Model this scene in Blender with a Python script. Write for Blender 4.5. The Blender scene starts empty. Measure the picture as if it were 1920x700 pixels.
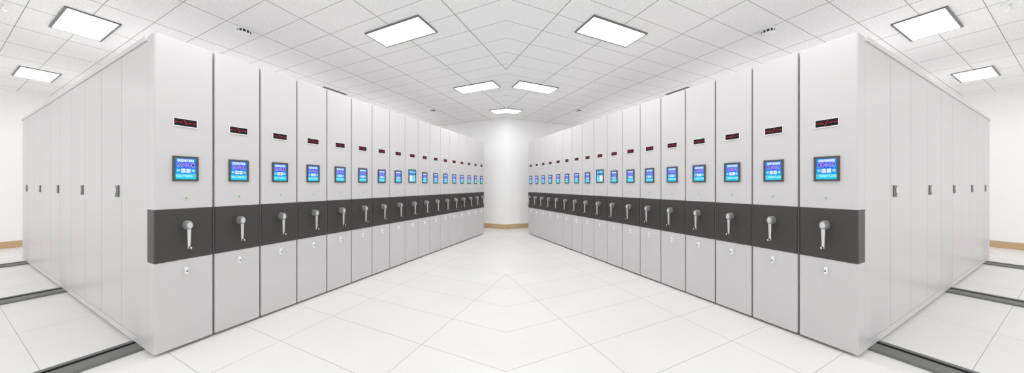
import bpy, bmesh, math
from mathutils import Vector, Matrix

sc = bpy.context.scene
COL = sc.collection
PI = math.pi

# ------------------------------------------------------------------ place geometry
# The hall is symmetric about the vertical plane X = 0 through its corner; each half
# has its own axes: a runs along the shelving row (away), b runs into the row (outwards).
T = 0.4050
S, C = math.sin(T), math.cos(T)
EYE = 1.27
CEIL = EYE + 1.90
A_WALL, B_WALL = 6.57, 11.15

def W(side, a, b, z=0.0):
    """side -1: left half, +1: right half (mirror)."""
    x = a * S - b * C
    return Vector((-side * x, a * C + b * S, z))

def rotz(side):
    return side * (-(PI / 2 - T))

# ------------------------------------------------------------------ materials
def srgb(r, g, b):
    def f(c):
        c /= 255.0
        return c / 12.92 if c <= 0.04045 else ((c + 0.055) / 1.055) ** 2.4
    return (f(r), f(g), f(b), 1.0)

class NT:
    def __init__(s, m):
        s.nt = m.node_tree
        s.n = s.nt.nodes
    def new(s, t, **kw):
        n = s.n.new(t)
        for k, v in kw.items():
            setattr(n, k, v)
        return n
    def link(s, a, b):
        s.nt.links.new(a, b)
    def math(s, op, a, b=None):
        n = s.n.new('ShaderNodeMath'); n.operation = op
        for i, v in enumerate((a, b)):
            if v is None: continue
            if isinstance(v, (int, float)): n.inputs[i].default_value = v
            else: s.link(v, n.inputs[i])
        return n.outputs[0]
    def mix(s, fac, c1, c2):
        n = s.n.new('ShaderNodeMix'); n.data_type = 'RGBA'
        for i, v in ((0, fac), (6, c1), (7, c2)):
            if isinstance(v, (int, float, tuple)): n.inputs[i].default_value = v
            else: s.link(v, n.inputs[i])
        return n.outputs[2]

def mat(name, col, rough=0.5, metal=0.0, noise=None, spec=0.5):
    m = bpy.data.materials.new(name); m.use_nodes = True
    k = NT(m); p = k.n['Principled BSDF']
    p.inputs['Base Color'].default_value = col
    p.inputs['Roughness'].default_value = rough
    p.inputs['Metallic'].default_value = metal
    p.inputs['Specular IOR Level'].default_value = spec
    if noise:
        scale, amt, det = noise
        tc = k.new('ShaderNodeTexCoord')
        nz = k.new('ShaderNodeTexNoise'); nz.inputs['Scale'].default_value = scale; nz.inputs['Detail'].default_value = det
        k.link(tc.outputs['Object'], nz.inputs['Vector'])
        f = k.math('MULTIPLY', k.math('SUBTRACT', nz.outputs['Fac'], 0.5), amt)
        f = k.math('ADD', f, 1.0)
        hs = k.new('ShaderNodeHueSaturation'); hs.inputs['Color'].default_value = col
        k.link(f, hs.inputs['Value'])
        k.link(hs.outputs[0], p.inputs['Base Color'])
    return m

def emis(name, col, strength=1.0):
    m = bpy.data.materials.new(name); m.use_nodes = True
    k = NT(m); p = k.n['Principled BSDF']
    p.inputs['Base Color'].default_value = (0.01, 0.01, 0.01, 1)
    p.inputs['Roughness'].default_value = 0.5; p.inputs['Specular IOR Level'].default_value = 0.1
    p.inputs['Emission Color'].default_value = col
    p.inputs['Emission Strength'].default_value = strength
    return m

def line_fac(k, coord, phase, pitch, width):
    v = k.math('DIVIDE', k.math('SUBTRACT', coord, phase), pitch)
    v = k.math('SUBTRACT', k.math('FRACT', k.math('ADD', v, 0.5)), 0.5)
    v = k.math('MULTIPLY', k.math('ABSOLUTE', v), pitch)
    return k.math('LESS_THAN', v, width / 2)

def tiled(name, base, base2, nscale, la, lb, col_a, col_b, rough, speck=None, spec=0.5):
    m = bpy.data.materials.new(name); m.use_nodes = True
    k = NT(m); p = k.n['Principled BSDF']
    uv = k.new('ShaderNodeUVMap')
    sep = k.new('ShaderNodeSeparateXYZ'); k.link(uv.outputs[0], sep.inputs[0])
    nz = k.new('ShaderNodeTexNoise'); nz.inputs['Scale'].default_value = nscale; nz.inputs['Detail'].default_value = 4
    k.link(uv.outputs[0], nz.inputs['Vector'])
    ramp = k.new('ShaderNodeValToRGB')
    ramp.color_ramp.elements[0].position = 0.36; ramp.color_ramp.elements[0].color = base2
    ramp.color_ramp.elements[1].position = 0.60; ramp.color_ramp.elements[1].color = base
    k.link(nz.outputs['Fac'], ramp.inputs[0])
    col = ramp.outputs[0]
    if speck:
        sc_, thr, scol = speck
        n2 = k.new('ShaderNodeTexNoise'); n2.inputs['Scale'].default_value = sc_; n2.inputs['Detail'].default_value = 2
        mp = k.new('ShaderNodeMapping'); mp.inputs['Scale'].default_value = (0.6, 1.1, 1.0)
        k.link(uv.outputs[0], mp.inputs['Vector'])
        k.link(mp.outputs[0], n2.inputs['Vector'])
        r2 = k.new('ShaderNodeValToRGB')
        r2.color_ramp.elements[0].position = thr; r2.color_ramp.elements[0].color = (0, 0, 0, 1)
        r2.color_ramp.elements[1].position = thr + 0.06; r2.color_ramp.elements[1].color = (1, 1, 1, 1)
        k.link(n2.outputs['Fac'], r2.inputs[0])
        col = k.mix(r2.outputs[0], col, scol)
    fa = line_fac(k, sep.outputs[0], *la)     # lines of constant a
    fb = line_fac(k, sep.outputs[1], *lb)     # lines of constant b
    col = k.mix(fa, col, col_a)
    col = k.mix(fb, col, col_b)
    k.link(col, p.inputs['Base Color'])
    p.inputs['Roughness'].default_value = rough
    p.inputs['Specular IOR Level'].default_value = spec
    return m

PAINT = (0.60, 0.590, 0.591, 1)
M = {}
M['paint'] = mat('painted_steel', PAINT, 0.38, noise=(3.0, 0.03, 2), spec=0.35)
M['paint_trim'] = mat('painted_steel_trim', (0.63, 0.622, 0.622, 1), 0.4, noise=(3.0, 0.03, 2))
M['band'] = mat('charcoal_speckled_panel', srgb(60, 58, 57), 0.5, noise=(260.0, 0.55, 2))
M['white_plastic'] = mat('white_plastic', (0.88, 0.88, 0.88, 1), 0.35, noise=(8, 0.02, 2))
M['bezel'] = mat('dark_bezel', srgb(74, 70, 66), 0.45, noise=(60, 0.08, 2))
M['led_black'] = mat('led_matrix_black', srgb(20, 23, 30), 0.5, noise=(140, 0.4, 2), spec=0.2)
M['hub'] = mat('grey_cast_metal', srgb(164, 164, 162), 0.4, 0.5, noise=(40, 0.08, 2))
M['chrome'] = mat('brushed_chrome', srgb(222, 222, 220), 0.28, 0.75, noise=(40, 0.05, 2))
M['cap'] = mat('pale_cap', srgb(205, 206, 207), 0.4, 0.2, noise=(40, 0.04, 2))
M['black'] = mat('black_plastic', srgb(28, 28, 28), 0.4, noise=(40, 0.1, 2))
M['key'] = mat('blue_key_plastic', srgb(70, 110, 160), 0.4, noise=(40, 0.1, 2))
M['handle'] = mat('grey_lever_metal', srgb(132, 132, 128), 0.38, 0.5, noise=(40, 0.1, 2))
M['gap_shade'] = mat('grey_gap_shade', (0.16, 0.16, 0.16, 1), 0.7, noise=(30, 0.05, 2))  # shade of the door gaps, put into a grey colour
M['recess'] = mat('dark_recess', srgb(84, 84, 80), 0.5, noise=(40, 0.1, 2))
M['rail'] = mat('rail_grey', srgb(110, 111, 109), 0.5, 0.1, noise=(30, 0.08, 3))
M['groove_shade'] = mat('rail_groove_shade', srgb(8, 8, 8), 0.7, noise=(30, 0.1, 2), spec=0.15)  # near-black colour stands in for shade inside the groove
M['frame'] = mat('anodised_frame', srgb(120, 119, 117), 0.4, 0.5, noise=(30, 0.05, 2))
M['wall'] = mat('white_wall_paint', (0.955, 0.955, 0.955, 1), 0.7, noise=(6, 0.015, 3), spec=0.2)
M['wood'] = mat('tan_baseboard', srgb(203, 172, 134), 0.5, noise=(14, 0.10, 3))
M['vent'] = mat('vent_grey', srgb(112, 112, 112), 0.5, noise=(30, 0.05, 2))
M['panel_light'] = emis('panel_light', (1.0, 1.0, 1.0, 1), 18.2)
M['panel_light_dim'] = emis('panel_light_dim', (1.0, 1.0, 1.0, 1), 9.0)
M['floor'] = tiled('floor_tile', (0.79, 0.787, 0.78, 1), (0.77, 0.762, 0.752, 1), 1.6,
                   (0.316, 0.4155, 0.0026), (1.400, 1.090, 0.0028),
                   srgb(150, 146, 142), srgb(120, 116, 112), 0.34, spec=0.35)
M['ceiling'] = tiled('ceiling_tile', (0.94, 0.94, 0.94, 1), (0.915, 0.915, 0.915, 1), 40.0,
                     (0.4323, 0.3172, 0.0048), (1.622, 0.8278, 0.0095),
                     srgb(150, 149, 147), srgb(138, 137, 135), 0.8, speck=(150.0, 0.57, (0.68, 0.68, 0.67, 1)), spec=0.1)

# screen colours
def screen_bg(name, stops):
    m = bpy.data.materials.new(name); m.use_nodes = True
    k = NT(m); p = k.n['Principled BSDF']
    p.inputs['Base Color'].default_value = (0.01, 0.01, 0.01, 1); p.inputs['Roughness'].default_value = 0.5; p.inputs['Specular IOR Level'].default_value = 0.1
    uv = k.new('ShaderNodeUVMap')
    sep = k.new('ShaderNodeSeparateXYZ'); k.link(uv.outputs[0], sep.inputs[0])
    dx = k.math('ABSOLUTE', k.math('SUBTRACT', sep.outputs[0], 0.5))
    v = k.math('ADD', k.math('MULTIPLY', k.math('ABSOLUTE', k.math('SUBTRACT', sep.outputs[1], 0.28)), 0.95), k.math('MULTIPLY', dx, 0.5))
    r = k.new('ShaderNodeValToRGB')
    while len(r.color_ramp.elements) < len(stops):
        r.color_ramp.elements.new(0.5)
    for e, (pos, c) in zip(r.color_ramp.elements, stops):
        e.position = pos; e.color = c
    k.link(v, r.inputs[0])
    k.link(r.outputs[0], p.inputs['Emission Color'])
    p.inputs['Emission Strength'].default_value = 1.0
    return m
M['scr_bg'] = screen_bg('blue_screen', [(0.0, srgb(0, 20, 255)), (0.14, srgb(0, 60, 255)), (0.30, srgb(0, 125, 250)), (0.6, srgb(0, 165, 250))])
M['scr_bg2'] = screen_bg('keypad_screen', [(0.0, srgb(10, 110, 215)), (0.25, srgb(40, 170, 240)), (0.6, srgb(120, 205, 245))])
M['s_white'] = emis('screen_white', srgb(238, 244, 252))
M['s_pale'] = emis('screen_pale_cyan', srgb(140, 236, 248))
M['s_cyan'] = emis('screen_cyan', srgb(0, 205, 245))
M['s_purple'] = emis('screen_purple', srgb(50, 18, 190))
M['s_ring'] = emis('screen_ring', srgb(214, 214, 246))
M['s_green'] = emis('screen_green', srgb(205, 248, 222))
M['s_dgreen'] = emis('screen_dark_green', srgb(70, 150, 120))
M['s_red'] = emis('screen_red', srgb(220, 40, 90))
M['s_text'] = emis('screen_text', srgb(50, 130, 150))
M['s_title'] = emis('screen_title_backing', srgb(175, 208, 255))
M['s_navy'] = emis('screen_navy', srgb(10, 80, 190))
M['led_red'] = emis('led_red', srgb(240, 12, 30))
M['lamp_green'] = emis('lamp_green', srgb(125, 218, 138), 0.85)

# ------------------------------------------------------------------ mesh helpers
class MB:
    """Collects faces (with materials and optional UVs) and links them as one mesh object."""
    def __init__(s):
        s.bm = bmesh.new(); s.mats = []; s.uv = s.bm.loops.layers.uv.new('UVMap')
    def mi(s, m):
        if m not in s.mats: s.mats.append(m)
        return s.mats.index(m)
    def face(s, pts, m, uvs=None, smooth=False):
        vs = [s.bm.verts.new(p) for p in pts]
        f = s.bm.faces.new(vs); f.material_index = s.mi(m); f.smooth = smooth
        if uvs:
            for l, u in zip(f.loops, uvs): l[s.uv].uv = u
        return f
    def add(s, other_bm, m, smooth=False):
        me = bpy.data.meshes.new('tmp'); other_bm.to_mesh(me); other_bm.free()
        n0 = len(s.bm.faces); s.bm.from_mesh(me); bpy.data.meshes.remove(me)
        s.bm.faces.ensure_lookup_table()
        i = s.mi(m)
        for f in s.bm.faces[n0:]:
            f.material_index = i; f.smooth = smooth
    def box(s, x0, x1, y0, y1, z0, z1, m, bevel=0.0, seg=2):
        b = bmesh.new()
        bmesh.ops.create_cube(b, size=1.0)
        for v in b.verts:
            v.co = Vector((x0 + (v.co.x + .5) * (x1 - x0), y0 + (v.co.y + .5) * (y1 - y0), z0 + (v.co.z + .5) * (z1 - z0)))
        if bevel:
            bmesh.ops.bevel(b, geom=b.edges[:], offset=bevel, segments=seg, affect='EDGES', profile=0.5)
        s.add(b, m)
    def prism(s, outline, z0, z1, m, bevel=0.0):
        b = bmesh.new()
        lo = [b.verts.new((x, y, z0)) for x, y in outline]
        hi = [b.verts.new((x, y, z1)) for x, y in outline]
        n = len(outline)
        b.faces.new(lo[::-1]); b.faces.new(hi)
        for i in range(n):
            b.faces.new((lo[i], lo[(i + 1) % n], hi[(i + 1) % n], hi[i]))
        bmesh.ops.recalc_face_normals(b, faces=b.faces[:])
        if bevel:
            es = [e for e in b.edges if abs(e.verts[0].co.z - e.verts[1].co.z) < 1e-6]
            bmesh.ops.bevel(b, geom=es, offset=bevel, segments=2, affect='EDGES', profile=0.5)
        s.add(b, m)
    def lathe_y(s, prof, m, cx, cz, sx=1.0, seg=24, cap=True, smooth=True):
        """prof: list of (y, r); revolve about the Y axis through (cx, cz); sx squeezes x."""
        b = bmesh.new()
        rings = []
        for y, r in prof:
            rings.append([b.verts.new((cx + sx * r * math.cos(2 * PI * i / seg), y, cz + r * math.sin(2 * PI * i / seg))) for i in range(seg)])
        for q in range(len(rings) - 1):
            for i in range(seg):
                b.faces.new((rings[q][i], rings[q][(i + 1) % seg], rings[q + 1][(i + 1) % seg], rings[q + 1][i]))
        if cap:
            b.faces.new(rings[0]); b.faces.new(rings[-1])
        bmesh.ops.recalc_face_normals(b, faces=b.faces[:])
        for f in b.faces:
            f.smooth = smooth and len(f.verts) == 4
        me = bpy.data.meshes.new('tmp'); b.to_mesh(me); b.free()
        n0 = len(s.bm.faces); s.bm.from_mesh(me); bpy.data.meshes.remove(me)
        s.bm.faces.ensure_lookup_table(); i = s.mi(m)
        for f in s.bm.faces[n0:]: f.material_index = i
    def lathe_z(s, prof, m, cx=0, cy=0, seg=24):
        b = bmesh.new()
        rings = []
        for z, r in prof:
            rings.append([b.verts.new((cx + r * math.cos(2 * PI * i / seg), cy + r * math.sin(2 * PI * i / seg), z)) for i in range(seg)])
        for q in range(len(rings) - 1):
            for i in range(seg):
                b.faces.new((rings[q][i], rings[q][(i + 1) % seg], rings[q + 1][(i + 1) % seg], rings[q + 1][i]))
        b.faces.new(rings[0]); b.faces.new(rings[-1])
        bmesh.ops.recalc_face_normals(b, faces=b.faces[:])
        for f in b.faces: f.smooth = len(f.verts) == 4
        me = bpy.data.meshes.new('tmp'); b.to_mesh(me); b.free()
        n0 = len(s.bm.faces); s.bm.from_mesh(me); bpy.data.meshes.remove(me)
        s.bm.faces.ensure_lookup_table(); i = s.mi(m)
        for f in s.bm.faces[n0:]: f.material_index = i
    def build(s, name, parent=None, mirror=1, recalc=False):
        if mirror < 0:
            for v in s.bm.verts: v.co.x = -v.co.x
            bmesh.ops.reverse_faces(s.bm, faces=s.bm.faces[:])
        if recalc:
            bmesh.ops.recalc_face_normals(s.bm, faces=s.bm.faces[:])
        me = bpy.data.meshes.new(name); s.bm.to_mesh(me); s.bm.free()
        for m in s.mats: me.materials.append(m)
        o = bpy.data.objects.new(name, me); COL.objects.link(o)
        if parent: o.parent = parent
        return o

def empty(name, loc, rz, label, cat, group=None):
    o = bpy.data.objects.new(name, None); COL.objects.link(o)
    o.empty_display_size = 0.1
    o.location = loc; o.rotation_euler = (0, 0, rz)
    o['label'] = label; o['category'] = cat
    if group: o['group'] = group
    return o

def kids(o):
    return [c for c in bpy.data.objects if c.parent == o]

def copy_tree(o, parent=None):
    c = o.copy(); COL.objects.link(c)
    if parent: c.parent = parent
    for ch in kids(o): copy_tree(ch, c)
    return c

# ------------------------------------------------------------------ room shell
def half_poly(side, z):
    xb = W(side, A_WALL, A_WALL * math.tan(T), z)            # corner on the mirror plane
    xl = W(side, A_WALL, B_WALL, z)
    xe = W(side, -2.0, B_WALL, z)
    return [Vector((0, -3.0, z)), Vector((side * 4.0, -3.0, z)), xe, xl, Vector((0, xb.y, z))]

def ab(side, p):
    x = -side * p.x * 1.0
    # x = aS - bC ; y = aC + bS
    return (x * S + p.y * C, -x * C + p.y * S)

def shell(name, z0, z1, m, mside):
    mb = MB()
    for side in (-1, 1):
        for z, mm in ((z0, m if mside == 0 else M['wall']), (z1, m if mside == 1 else M['wall'])):
            pts = half_poly(side, z)
            mb.face(pts, mm, [ab(side, p) for p in pts])
        lo, hi = half_poly(side, z0), half_poly(side, z1)
        for i in range(4):
            mb.face([lo[i], lo[i + 1], hi[i + 1], hi[i]], M['wall'])
    bmesh.ops.remove_doubles(mb.bm, verts=mb.bm.verts[:], dist=1e-5)
    o = mb.build(name, recalc=True); o['kind'] = 'structure'
    return o

shell('floor', -0.12, 0.0, M['floor'], 1)
shell('ceiling', CEIL, CEIL + 0.12, M['ceiling'], 0)

def wall(name, p, q, thick, z0, z1, m, inward):
    """a slab from p to q whose room face is the line p-q; thickness goes away from the room."""
    d = (q - p); n = Vector((-d.y, d.x, 0)).normalized()
    if n.dot(inward) > 0: n = -n
    off = n * thick
    mb = MB()
    outline = [(p.x, p.y), (q.x, q.y), (q.x + off.x, q.y + off.y), (p.x + off.x, p.y + off.y)]
    mb.prism(outline, z0, z1, m)
    o = mb.build(name, recalc=True); o['kind'] = 'structure'
    return o

centre = Vector((0, 2.5, 0))
for side, nm in ((-1, 'left'), (1, 'right')):
    P = half_poly(side, 0)
    segs = [('wall_back_' + nm, P[4], P[3]), ('wall_' + nm, P[3], P[2])]
    for n_, p, q in segs:
        wall(n_, p, q, 0.12, 0.0, CEIL, M['wall'], centre - (p + q) / 2)
    for n_, p, q in segs:
        inw = centre - (p + q) / 2
        d = (q - p).normalized(); nn = Vector((-d.y, d.x, 0))
        if nn.dot(inw) < 0: nn = -nn
        wall(n_.replace('wall', 'baseboard'), p + nn * 0.014, q + nn * 0.014, 0.0138, 0.0, 0.135, M['wood'], inw)

# ------------------------------------------------------------------ shelving unit
A0, B0 = 0.666, 3.082
WID, HGT, ZB = 0.2925, 2.368, 0.02
DEPTH = 6.12

def front_outline(w0, w1, y0, y1, r=0.012, seg=4):
    """outline with rounded corners at the y0 (aisle) side."""
    pts = []
    for i in range(seg + 1):
        t = PI + (PI / 2) * i / seg
        pts.append((w0 + r + r * math.cos(t), y0 + r + r * math.sin(t)))
    for i in range(seg + 1):
        t = 1.5 * PI + (PI / 2) * i / seg
        pts.append((w1 - r + r * math.cos(t), y0 + r + r * math.sin(t)))
    pts += [(w1, y1), (w0, y1)]
    return pts

def poly(mb, pts, y, m):
    """flat polygon on the plane y facing -y; pts are (x, z)."""
    f = mb.face([(x, y, z) for x, z in pts], m)
    f.normal_update()
    if f.normal.y > 0: f.normal_flip()
    return f

def ellipse(cx, cz, rx, rz, n=16):
    return [(cx + rx * math.cos(2 * PI * i / n), cz + rz * math.sin(2 * PI * i / n)) for i in range(n)]

def glyph_title(mb, x0, x1, z0, z1, y, m, text):
    cu = bpy.data.curves.new('title', 'FONT'); cu.body = text; cu.offset = 0.020; cu.resolution_u = 2
    o = bpy.data.objects.new('title', cu); COL.objects.link(o)
    dg = bpy.context.evaluated_depsgraph_get()
    me = bpy.data.meshes.new_from_object(o.evaluated_get(dg))
    xs = [v.co.x for v in me.vertices]; ys = [v.co.y for v in me.vertices]
    ok = len(xs) > 10
    if ok:
        lx, hx, ly, hy = min(xs), max(xs), min(ys), max(ys)
        vs = [mb.bm.verts.new((x0 + (v.co.x - lx) / (hx - lx) * (x1 - x0), y, z0 + (v.co.y - ly) / (hy - ly) * (z1 - z0))) for v in me.vertices]
        i = mb.mi(m)
        for p in me.polygons:
            try:
                f = mb.bm.faces.new([vs[k] for k in p.vertices]); f.material_index = i
                f.normal_update()
                if f.normal.y > 0: f.normal_flip()
            except ValueError:
                pass
    bpy.data.objects.remove(o); bpy.data.curves.remove(cu); bpy.data.meshes.remove(me)

def screen_mesh(x0, x1, z0, z1, y):
    """archive control display: title, five round buttons, arrows, keys and a status strip."""
    mb = MB()
    w, h = x1 - x0, z1 - z0
    U = lambda u: x0 + u * w
    V = lambda v: z1 - v * h
    R = lambda u0, u1, v0, v1: [(U(u0), V(v1)), (U(u1), V(v1)), (U(u1), V(v0)), (U(u0), V(v0))]
    mb.face([(U(0), y, V(1)), (U(1), y, V(1)), (U(1), y, V(0)), (U(0), y, V(0))], M['scr_bg'], [(0, 1), (1, 1), (1, 0), (0, 0)])
    e = 0.0003
    for i in range(9):
        poly(mb, R(.088 + i * .0905, .088 + i * .0905 + .083, .04, .172), y - 0.5 * e, M['s_title'])  # pale backing blocks behind the title glyphs
    glyph_title(mb, U(.09), U(.90), V(.172), V(.04), y - e, M['s_white'], '智能密集架管理系统')
    for i, u in enumerate((.15, .325, .505, .68, .85)):
        poly(mb, ellipse(U(u), V(.315), .078 * w, .112 * h), y - e, M['s_ring'])
        poly(mb, ellipse(U(u), V(.315), .060 * w, .094 * h), y - 2 * e, M['s_purple'])
        red = M['s_red'] if i == 4 else M['s_ring']
        if i == 0:
            poly(mb, R(u - .008, u + .010, .27, .36), y - 3 * e, red)
            poly(mb, R(u - .026, u + .026, .345, .365), y - 3 * e, red)
        elif i == 1:
            poly(mb, R(u - .028, u + .026, .31, .33), y - 3 * e, red)
            poly(mb, R(u - .008, u + .008, .26, .375), y - 3 * e, red)
        elif i == 2:
            poly(mb, [(U(u - .03), V(.26)), (U(u - .012), V(.26)), (U(u + .004), V(.37)), (U(u - .008), V(.37))], y - 3 * e, red)
            poly(mb, [(U(u + .03), V(.26)), (U(u + .012), V(.26)), (U(u - .006), V(.37)), (U(u + .006), V(.37))], y - 3 * e, red)
        elif i == 3:
            poly(mb, R(u - .03, u + .03, .28, .30), y - 3 * e, M['s_red'])
            poly(mb, R(u - .022, u + .022, .325, .35), y - 3 * e, red)
        else:
            poly(mb, R(u - .014, u + .014, .25, .38), y - 3 * e, red)
    def arrow(u0, u1, um):
        d = 1 if u1 > u0 else -1
        poly(mb, [(U(u0), V(.535)), (U(um), V(.535)), (U(um), V(.49)), (U(u1), V(.58)), (U(um), V(.67)), (U(um), V(.625)), (U(u0), V(.625)), (U(u0 + .035 * d), V(.58))], y - e, M['s_green'])
        poly(mb, R(min(u0 + .05 * d, um + .03 * d), max(u0 + .05 * d, um + .03 * d), .567, .593), y - 2 * e, M['s_dgreen'])
    arrow(.235, .055, .13)
    arrow(.765, .945, .87)
    for u0 in (.27, .515):
        for v0 in (.495, .60):
            b = R(u0, u0 + .215, v0, v0 + .085)
            poly(mb, b, y - e, M['s_white'])
            poly(mb, R(u0 + .07, u0 + .12, v0 + .035, v0 + .05), y - 2 * e, M['s_pale'])
        poly(mb, R(u0 + .02, u0 + .195, .578, .602), y - 0.5 * e, M['s_cyan'])
    poly(mb, R(.68, .71, .62, .65), y - 3 * e, M['s_red'])
    poly(mb, ellipse(U(.865), V(.735), .02 * w, .02 * h, 8), y - e, M['s_red'])
    poly(mb, R(0, 1, .75, 1.0), y - 0.6 * e, M['s_cyan'])
    poly(mb, R(.03, .97, .775, .905), y - e, M['s_pale'])
    for u0, u1, v in ((.25, .34, .81), (.36, .45, .865), (.83, .95, .825), (.83, .95, .865)):
        poly(mb, R(u0, u1, v - .012, v + .012), y - 2 * e, M['s_text'])
    return mb

def keypad_mesh(x0, x1, z0, z1, y):
    """the one display that shows a list beside a grid of keys."""
    mb = MB()
    w, h = x1 - x0, z1 - z0
    U = lambda u: x0 + u * w
    V = lambda v: z1 - v * h
    R = lambda u0, u1, v0, v1: [(U(u0), V(v1)), (U(u1), V(v1)), (U(u1), V(v0)), (U(u0), V(v0))]
    e = 0.0003
    mb.face([(U(0), y, V(1)), (U(1), y, V(1)), (U(1), y, V(0)), (U(0), y, V(0))], M['scr_bg2'], [(0, 1), (1, 1), (1, 0), (0, 0)])
    poly(mb, R(.06, .5, .05, .12), y - e, M['s_pale'])
    poly(mb, R(.06, .8, .17, .23), y - e, M['s_pale'])
    poly(mb, ellipse(U(.86), V(.2), .08 * w, .05 * h), y - e, M['s_white'])
    poly(mb, R(0, 1, .28, .36), y - e, M['s_navy'])
    for u in (.14, .36, .58, .8):
        poly(mb, R(u - .06, u + .06, .375, .425), y - e, M['s_green'])
    poly(mb, R(.06, .5, .46, .93), y - e, M['s_white'])
    for r in range(5):
        for c in range(3):
            poly(mb, R(.56 + c * .14, .56 + c * .14 + .11, .47 + r * .09, .47 + r * .09 + .065), y - e, M['s_pale'])
    return mb

def make_unit(mirror, first=False, keypad=False):
    """local axes: x along the row (0 = near edge, mirrored for the other row), y into the row, z up."""
    root = bpy.data.objects.new('mobile_shelving_unit', None); COL.objects.link(root); root.empty_display_size = 0.1
    z = ZB
    zt = z + HGT
    # carcass
    mb = MB()
    x_in = 0.030 if first else 0.002
    mb.box(x_in, WID - 0.002, 0.131, DEPTH, z + 0.006, zt - 0.004, M['paint'])
    body = mb.build('carcass', root, mirror)
    # aisle panel
    mb = MB()
    mb.prism(front_outline(0, WID, 0, 0.131), z, zt, M['paint'], bevel=0.003)
    # pressed edge lines of the panel
    mb.build('end_panel', root, mirror)
    # dark control band wrapped round the panel
    mb = MB()
    mb.prism(front_outline(-0.0015 if first else 0.0003, WID - 0.0003, -0.003, 0.137 if first else 0.1305, r=0.012), z + 0.669, z + 1.066, M['band'], bevel=0.0015)
    mb.build('control_band', root, mirror)
    # LED position display
    cx = 0.146
    mb = MB()
    x0, x1, z0, z1 = cx - .0605, cx + .0605, z + 1.7025, z + 1.7665
    ix0, ix1, iz0, iz1 = cx - .0570, cx + .0565, z + 1.7085, z + 1.7630
    yf = -0.006
    mb.box(x0, x1, yf, 0.0, z0, iz0, M['white_plastic'])
    mb.box(x0, x1, yf, 0.0, iz1, z1, M['white_plastic'])
    mb.box(x0, ix0, yf, 0.0, iz0, iz1, M['white_plastic'])
    mb.box(ix1, x1, yf, 0.0, iz0, iz1, M['white_plastic'])
    led = mb.build('led_display', root, mirror)
    mb = MB()
    mb.box(ix0, ix1, -0.0035, 0.0, iz0, iz1, M['led_black'])
    w, h = ix1 - ix0, iz1 - iz0
    y = -0.0039
    for u0, u1 in ((.03, .17), (.23, .38), (.61, .77), (.81, .96)):
        poly(mb, [(ix0 + u0 * w, iz0 + .47 * h), (ix0 + u1 * w, iz0 + .47 * h), (ix0 + u1 * w, iz0 + .55 * h), (ix0 + u0 * w, iz0 + .55 * h)], y, M['led_red'])
    poly(mb, [(ix0 + .555 * w, iz0 + .16 * h), (ix0 + .585 * w, iz0 + .16 * h), (ix0 + .445 * w, iz0 + .90 * h), (ix0 + .415 * w, iz0 + .90 * h)], y, M['led_red'])
    mb.build('display_matrix', led, mirror)
    # touch screen
    if keypad:
        x0, x1, z0, z1 = cx - .082, cx + .082, z + 1.285, z + 1.506
        bx, bz = .013, .017
    else:
        x0, x1, z0, z1 = cx - .0645, cx + .0645, z + 1.279, z + 1.473
        bx, bz = .0125, .0155
    mb = MB()
    yf = -0.010
    ix0, ix1, iz0, iz1 = x0 + bx, x1 - bx, z0 + bz, z1 - bz
    for q in ((x0, x1, z0, iz0), (x0, x1, iz1, z1), (x0, ix0, iz0, iz1), (ix1, x1, iz0, iz1)):
        mb.box(q[0], q[1], yf, 0.0, q[2], q[3], M['bezel'])
    bz_o = mb.build('touchscreen', root, mirror)
    sm = (keypad_mesh if keypad else screen_mesh)(ix0, ix1, iz0, iz1, -0.0065)
    sm.build('screen', bz_o, mirror)
    # indicator lamp
    mb = MB()
    mb.lathe_y([(0.0, .0076), (-.003, .0076), (-.006, .006), (-.008, .003)], M['lamp_green'], .150, z + 1.147, 0.62, 12)
    mb.build('indicator_lamp', root, mirror)
    # crank
    hx, hz = .146, z + .937
    mb = MB()
    mb.lathe_y([(-.003, .034), (-.005, .0365), (-.048, .036), (-.050, .0335), (-.053, .0335), (-.055, .0355), (-.073, .034), (-.076, .031)], M['hub'], hx, hz, 0.56, 28)
    hub = mb.build('crank', root, mirror)
    mb = MB()
    mb.lathe_y([(-.0755, .0290), (-.0785, .0290), (-.0795, .0272)], M['black'], hx, hz, 0.56, 28)
    mb.lathe_y([(-.0790, .0262), (-.082, .0258), (-.083, .022)], M['cap'], hx, hz, 0.56, 28)
    mb.build('hub_cap', hub, mirror)
    mb = MB()
    zb = z + .757
    b = bmesh.new()
    prof = [(hz - .02, .0098, .060, .076), (hz - .06, .0092, .060, .075), (zb + .02, .0070, .062, .0735), (zb + .006, .0070, .062, .0735), (zb, .0055, .063, .0725)]
    rings = []
    for zz, hw, y0, y1 in prof:
        rings.append([b.verts.new(p) for p in ((hx - hw, -y0, zz), (hx + hw, -y0, zz), (hx + hw, -y1 + .003, zz), (hx + hw * .6, -y1, zz), (hx - hw * .6, -y1, zz), (hx - hw, -y1 + .003, zz))])
    for q in range(len(rings) - 1):
        for i in range(6):
            b.faces.new((rings[q][i], rings[q][(i + 1) % 6], rings[q + 1][(i + 1) % 6], rings[q + 1][i]))
    b.faces.new(rings[0]); b.faces.new(rings[-1])
    bmesh.ops.recalc_face_normals(b, faces=b.faces[:])
    mb.add(b, M['chrome'])
    mb.build('crank_arm', hub, mirror)
    mb = MB()
    gz = zb + .008
    mb.lathe_y([(-.0725, .006), (-.076, .0085), (-.100, .0085), (-.1005, .007)], M['black'], hx, gz, 0.6, 14)
    mb.lathe_y([(-.1005, .0088), (-.104, .0088), (-.106, .006)], M['chrome'], hx, gz, 0.6, 14)
    mb.build('crank_grip', hub, mirror)
    # lock
    mb = MB()
    lx, lz = .147, z + .580
    out = []
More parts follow.
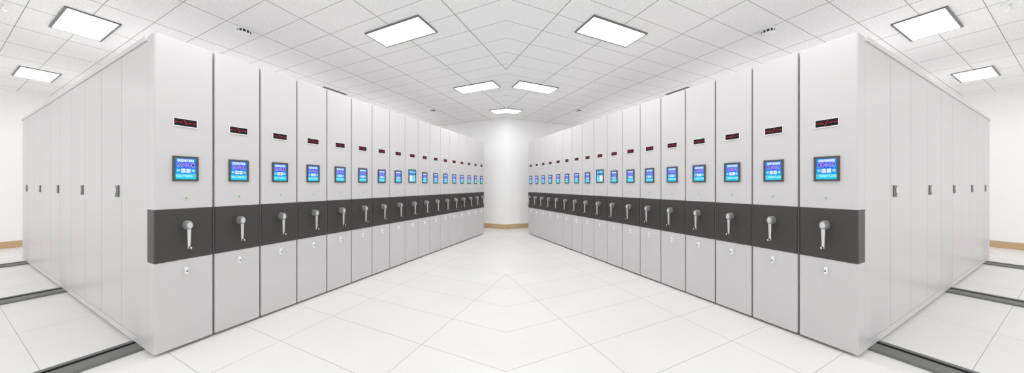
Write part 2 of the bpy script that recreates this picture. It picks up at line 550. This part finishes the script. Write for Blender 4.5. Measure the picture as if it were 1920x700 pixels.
    for i in range(16):
        t = 2 * PI * i / 16
        out.append((lx + .0085 * (1 if math.cos(t) > 0 else -1) * abs(math.cos(t)) ** .55, lz + .031 * (1 if math.sin(t) > 0 else -1) * abs(math.sin(t)) ** .55))
    b = bmesh.new()
    r0 = [b.verts.new((x, -.0002, zz)) for x, zz in out]
    r1 = [b.verts.new((x, -.020, zz)) for x, zz in out]
    r2 = [b.verts.new((lx + (x - lx) * .72, -.026, lz + (zz - lz) * .88)) for x, zz in out]
    for p, q in ((r0, r1), (r1, r2)):
        for i in range(16):
            b.faces.new((p[i], p[(i + 1) % 16], q[(i + 1) % 16], q[i]))
    b.faces.new(r0); b.faces.new(r2)
    bmesh.ops.recalc_face_normals(b, faces=b.faces[:])
    mb.add(b, M['white_plastic'])
    lock = mb.build('lock', root, mirror)
    mb = MB()
    mb.lathe_y([(-.0255, .0078), (-.0275, .0078), (-.0285, .006)], M['key'], lx, lz - .002, 0.6, 12)
    mb.build('keyhole', lock, mirror)
    if first:
        # panelled long side: ten door leaves between a top rail and a plinth
        bs = [3.213, 3.840, 4.451, 5.053, 5.670, 6.259, 6.846, 7.427, 8.026, 8.606, 9.150]
        hb = {1: 3.950, 3: 5.163, 5: 6.366, 7: 7.569, 9: 8.736}
        mb = MB()
        mb.box(-0.001, 0.0290, 0.1315, DEPTH, z, z + .052, M['paint_trim'], 0.001)
        mb.build('plinth', root, mirror)
        mb = MB()
        mb.box(-0.009, 0.0290, 0.150, DEPTH, zt - .034, zt + .004, M['paint_trim'], 0.002)
        mb.build('top_rail', root, mirror)
        mb = MB()
        mb.box(0.001, 0.0290, bs[-1] - B0 + .0125, DEPTH, z + .053, zt - .034, M['paint_trim'], 0.001)
        mb.build('end_strip', root, mirror)
        mb = MB()
        mb.box(0.0053, 0.029, bs[0] - B0, bs[-1] - B0 + .012, z + .054, zt - .035, M['gap_shade'])  # added grey sheet behind the leaves, paints the gaps as shaded
        mb.build('door_gap_shade', root, mirror)
        for i in range(10):
            g = 0.0075
            mb = MB()
            y0, y1 = bs[i] - B0 + g / 2, bs[i + 1] - B0 - g / 2
            mb.box(0.0, 0.0050, y0, y1, z + .0555, zt - .0355, M['paint'], 0.0008)
            d = mb.build('door', root, mirror)
            if i in hb:
                c = hb[i] - B0
                mb = MB()
                zz0, zz1 = z + 1.145, z + 1.246
                mb.box(-0.0035, 0.0, c - .050, c + .050, zz0, zz1, M['recess'], 0.001)
                mb.box(-0.0065, -0.003, c - .046, c - .030, zz0 + .002, zz1 - .002, M['handle'], 0.001)
                mb.box(-0.0065, -0.003, c + .034, c + .046, zz0 + .002, zz1 - .002, M['handle'], 0.001)
                mb.box(-0.0065, -0.003, c - .046, c + .046, zz1 - .016, zz1 - .002, M['handle'], 0.001)
                mb.box(-0.0120, -0.003, c - .002, c + .020, zz0 + .034, zz1 - .018, M['chrome'], 0.002)
                mb.box(-0.0080, -0.003, c - .012, c + .022, zz0 + .006, zz0 + .026, M['handle'], 0.002)
                mb.build('door_handle', d, mirror)
    return root

ORD = ['', 'second', 'third', 'fourth', 'fifth', 'sixth', 'seventh', 'eighth', 'ninth', 'tenth', 'eleventh', 'twelfth',
       'thirteenth', 'fourteenth', 'fifteenth', 'sixteenth', '']
NU = 17
def unit_a(i):
    return A0 + 0.2981 * i + 0.017 * (1 - ((i - 8.5) / 8.5) ** 2)
base_off = unit_a(0) - A0
for side in (-1, 1):
    mir = 1 if side < 0 else -1
    row = 'left' if side < 0 else 'right'
    plain = None
    for i in range(NU):
        if i == 0:
            o = make_unit(mir, first=True)
            lab = f'pale grey mobile shelving unit showing its panelled side, first of the {row} row'
        elif i == 8:
            o = make_unit(mir, keypad=True)
            lab = f'pale grey mobile shelving unit with the taller paler screen, ninth in the {row} row'
        else:
            if plain is None:
                o = plain = make_unit(mir)
            else:
                o = copy_tree(plain)
            lab = (f'pale grey mobile shelving unit, {ORD[i]} from the near end of the {row} row' if i < NU - 1
                   else f'pale grey mobile shelving unit ending the {row} row by the back wall')
        o['label'] = lab; o['category'] = 'shelving unit'; o['group'] = f'mobile shelving units of the {row} row'
        o.location = W(side, unit_a(i) - (base_off if i == 0 else 0), B0, 0)
        o.rotation_euler = (0, 0, PI / 2 - T if side < 0 else -(PI / 2 - T))

# ------------------------------------------------------------------ floor rails
RAILS = [(3.315, 3.560, 3.462, 3.510, 'nearest the aisle'), (5.935, 6.225, 6.100, 6.165, 'between the other two'), (8.600, 8.900, 8.780, 8.842, 'nearest the side wall')]
RA0, RA1 = -0.9, 5.95
for side in (-1, 1):
    mir = 1 if side < 0 else -1
    row = 'left' if side < 0 else 'right'
    for b0, b1, g0, g1, where in RAILS:
        r = empty('floor_rail', W(side, RA0, b0, 0), PI / 2 - T if side < 0 else -(PI / 2 - T),
                  f'dark grey grooved floor rail under the {row} shelving row, {where}', 'rail', f'floor rails of the {row} shelving row')
        L = RA1 - RA0
        mb = MB()
        y1, s0, s1 = b1 - b0, g0 - b0, g1 - b0
        ht = ZB - 0.0005
        # cross-section: sloped kerb, upper face, groove, far lip
        def strip(pts):
            b = bmesh.new()
            lo = [b.verts.new((0, y, zz)) for y, zz in pts]; hi = [b.verts.new((L, y, zz)) for y, zz in pts]
            n = len(pts); b.faces.new(lo); b.faces.new(hi)
            for i in range(n): b.faces.new((lo[i], lo[(i + 1) % n], hi[(i + 1) % n], hi[i]))
            bmesh.ops.recalc_face_normals(b, faces=b.faces[:])
            mb.add(b, M['rail'])
        strip([(0, 0), (0.004, ht - .004), (0.012, ht), (s0, ht), (s0, 0.004), (s1, 0.004), (s1, ht), (y1 - .006, ht), (y1, 0)])
        mb.build('track', r, mir)
        mb = MB()
        mb.box(0.002, L - 0.002, s0 + .0005, s1 - .0005, 0.0042, ht - .0015, M['groove_shade'])  # black fill painting the shade of the shallow groove
        mb.build('groove_shade', r, mir)

# ------------------------------------------------------------------ ceiling lights
K = 1.90 / 1.78
HA, HB = 0.168, 0.428
def light_thing(outline_w, label, group='recessed panel lights in the ceiling', m='panel_light'):
    """outline: list of world XY points (convex or chevron), counter-clockwise or not."""
    cx = sum(p.x for p in outline_w) / len(outline_w); cy = sum(p.y for p in outline_w) / len(outline_w)
    root = empty('ceiling_light', Vector((cx, cy, CEIL)), 0, label, 'ceiling light', group)
    pts = [Vector((p.x - cx, p.y - cy)) for p in outline_w]
    n = len(pts)
    area = sum(pts[i].x * pts[(i + 1) % n].y - pts[(i + 1) % n].x * pts[i].y for i in range(n))
    if area < 0: pts = pts[::-1]
    def inset(d):
        out = []
        for i in range(n):
            p0, p1, p2 = pts[i - 1], pts[i], pts[(i + 1) % n]
            e1 = (p1 - p0).normalized(); e2 = (p2 - p1).normalized()
            n1 = Vector((-e1.y, e1.x)); n2 = Vector((-e2.y, e2.x))
            bis = (n1 + n2); bis /= max(1e-6, bis.length_squared / 2)
            out.append(p1 + bis * d)
        return out
    inn = inset(0.017)
    zl = -0.016
    mb = MB()
    for i in range(n):
        j = (i + 1) % n
        a, b_, c, d = pts[i], pts[j], inn[j], inn[i]
        mb.face([(a.x, a.y, zl), (d.x, d.y, zl), (c.x, c.y, zl), (b_.x, b_.y, zl)], M['frame'])
        mb.face([(a.x, a.y, 0), (a.x, a.y, zl), (b_.x, b_.y, zl), (b_.x, b_.y, 0)], M['frame'])
        mb.face([(d.x, d.y, zl), (d.x, d.y, 0), (c.x, c.y, 0), (c.x, c.y, zl)], M['frame'])
        mb.face([(a.x, a.y, 0), (b_.x, b_.y, 0), (c.x, c.y, 0), (d.x, d.y, 0)], M['frame'])
    bmesh.ops.remove_doubles(mb.bm, verts=mb.bm.verts[:], dist=1e-5)
    mb.build('frame', root, recalc=True)
    inn = inset(0.0175)
    mb = MB()
    mb.face([(p.x, p.y, -0.011) for p in inn[::-1]], M[m])
    mb.build('diffuser', root)
    return root

def rect_light(side, ac, bc, label):
    ac *= K; bc *= K
    o = [W(side, ac + da, bc + db) for da, db in ((-HA, -HB), (HA, -HB), (HA, HB), (-HA, HB))]
    return light_thing(o, label)

for side in (-1, 1):
    row = 'left' if side < 0 else 'right'
    rect_light(side, 2.193, 2.273, f'bright rectangular ceiling light over the near aisle beside the {row} shelving row')
    rect_light(side, 3.975, 2.284, f'bright rectangular ceiling light over the far aisle beside the {row} shelving row')
    rect_light(side, 0.711, 5.400, f'bright rectangular ceiling light over the near corner of the {row} row long side')
    rect_light(side, 0.721, 8.530, f'bright rectangular ceiling light near the side wall behind the {row} row')
    for q, (a_, b_) in enumerate(((0.711, 2.273), (2.193, 5.400), (3.975, 5.400), (2.193, 8.530), (3.975, 8.530), (5.46, 5.500), (5.46, 8.530), (-1.2, 2.273), (-1.2, 5.400), (-1.2, 8.5))):  # unseen panels added to brighten the hall
        rect_light(side, a_, b_, f'added fill ceiling light out of sight on the {row} half of the ceiling')
a0_, a1_, b1_ = 5.307 * K, 5.628 * K, 2.706 * K
tt = math.tan(T)
cv = [W(-1, a0_, b1_), W(-1, a1_, b1_), W(-1, a1_, a1_ * tt), W(1, a1_, b1_), W(1, a0_, b1_), W(1, a0_, a0_ * tt)]
light_thing(cv, 'bright chevron-shaped ceiling light centred at the far end of the aisle', m='panel_light_dim')

# ------------------------------------------------------------------ small ceiling fittings
def smoke_detector(side, a_, b_, label):
    r = empty('smoke_detector', W(side, a_ * K, b_ * K, CEIL), 0, label, 'smoke detector', 'smoke detectors on the ceiling'); r.scale = (1.2, 1.2, 1.1)
    mb = MB(); mb.lathe_z([(0, .062), (-.012, .062), (-.016, .056)], M['white_plastic'])
    mb.build('base', r)
    mb = MB(); mb.lathe_z([(-.016, .050), (-.048, .050)], M['black'])
    mb.build('vent_ring', r)
    mb = MB(); mb.lathe_z([(-.046, .056), (-.052, .057), (-.064, .050), (-.072, .030), (-.074, .010)], M['white_plastic'])
    for i in range(12):
        t = 2 * PI * i / 12
        b = bmesh.new(); bmesh.ops.create_cube(b, size=1)
        for v in b.verts:
            v.co = Vector((.051 + v.co.x * .008, v.co.y * .008, -.031 + v.co.z * .031))
        bmesh.ops.rotate(b, verts=b.verts[:], cent=(0, 0, 0), matrix=Matrix.Rotation(t, 3, 'Z'))
        mb.add(b, M['white_plastic'])
    mb.build('dome', r)

def sprinkler(side, a_, b_, label):
    r = empty('fire_sprinkler', W(side, a_ * K, b_ * K, CEIL), 0, label, 'sprinkler', 'fire sprinklers on the ceiling'); r.scale = (1.25, 1.25, 1.25)
    mb = MB(); mb.lathe_z([(0, .042), (-.004, .042), (-.012, .026), (-.012, .014)], M['white_plastic'])
    mb.build('escutcheon', r)
    mb = MB(); mb.lathe_z([(-.012, .011), (-.030, .011), (-.032, .006), (-.060, .005)], M['white_plastic'], seg=12)
    for sx in (-1, 1):
        mb.box(sx * .014 - .003, sx * .014 + .003, -.003, .003, -.060, -.026, M['white_plastic'])
    mb.box(-.017, .017, -.003, .003, -.030, -.024, M['white_plastic'])
    mb.build('stem', r)
    mb = MB(); mb.lathe_z([(-.060, .022), (-.064, .024), (-.066, .010)], M['white_plastic'], seg=16)
    mb.build('deflector', r)

for side in (-1, 1):
    row = 'left' if side < 0 else 'right'
    smoke_detector(side, 1.450, 3.880, f'white smoke detector with dark vents above the near end of the {row} row')
    smoke_detector(side, 4.760, 3.922, f'small white smoke detector above the far half of the {row} row')
    sprinkler(side, 3.120, 2.340, f'white ceiling sprinkler between the two aisle lights beside the {row} row')
    sprinkler(side, 4.730, 2.325, f'white ceiling sprinkler by the chevron light on the {row} row side')
    sprinkler(side, 0.300, 5.480, f'white ceiling sprinkler above the outer end of the {row} row long side')
    # slot air vent
    mir = 1 if side < 0 else -1
    r = empty('air_vent', W(side, 2.858 * K, 4.80 * K, CEIL), PI / 2 - T if side < 0 else -(PI / 2 - T),
              f'narrow grey slot air vent in the ceiling above the {row} shelving row', 'air vent', 'slot air vents')
    L = 0.452
    mb = MB()
    for q in ((0, L, 0, .010), (0, L, .052, .062), (0, .010, .010, .052), (L - .010, L, .010, .052)):
        mb.box(q[0], q[1], q[2], q[3], -.010, 0, M['vent'])
    mb.build('frame', r, mir)
    mb = MB()
    for y in (.020, .032, .044):
        mb.box(.010, L - .010, y - .002, y + .002, -.009, 0, M['vent'])
    mb.build('slat', r, mir)

# ------------------------------------------------------------------ world, camera, view
w = bpy.data.worlds.new('World'); sc.world = w; w.use_nodes = True
w.node_tree.nodes['Background'].inputs[0].default_value = (1, 1, 1, 1)
w.node_tree.nodes['Background'].inputs[1].default_value = 1.17

cam = bpy.data.cameras.new('Camera'); co = bpy.data.objects.new('Camera', cam); COL.objects.link(co)
co.location = (0, 0, EYE); co.rotation_euler = (PI / 2, 0, 0)
cam.sensor_fit = 'HORIZONTAL'; cam.sensor_width = 36.0
cam.lens = 36.0 * 468.93 / 1920
cam.shift_x = (960 - 949) / 1920
cam.shift_y = -(350 - 347) / 1920
cam.clip_start = 0.05; cam.clip_end = 100
sc.camera = co

vs = sc.view_settings
sc.display_settings.display_device = 'sRGB'
vs.view_transform = 'Standard'; vs.look = 'None'; vs.gamma = 1.0; vs.use_curve_mapping = False
vs.exposure = 0.0
cy = sc.cycles
cy.use_denoising = True
cy.max_bounces = 14; cy.diffuse_bounces = 10; cy.glossy_bounces = 4; cy.transmission_bounces = 2
cy.sample_clamp_indirect = 10
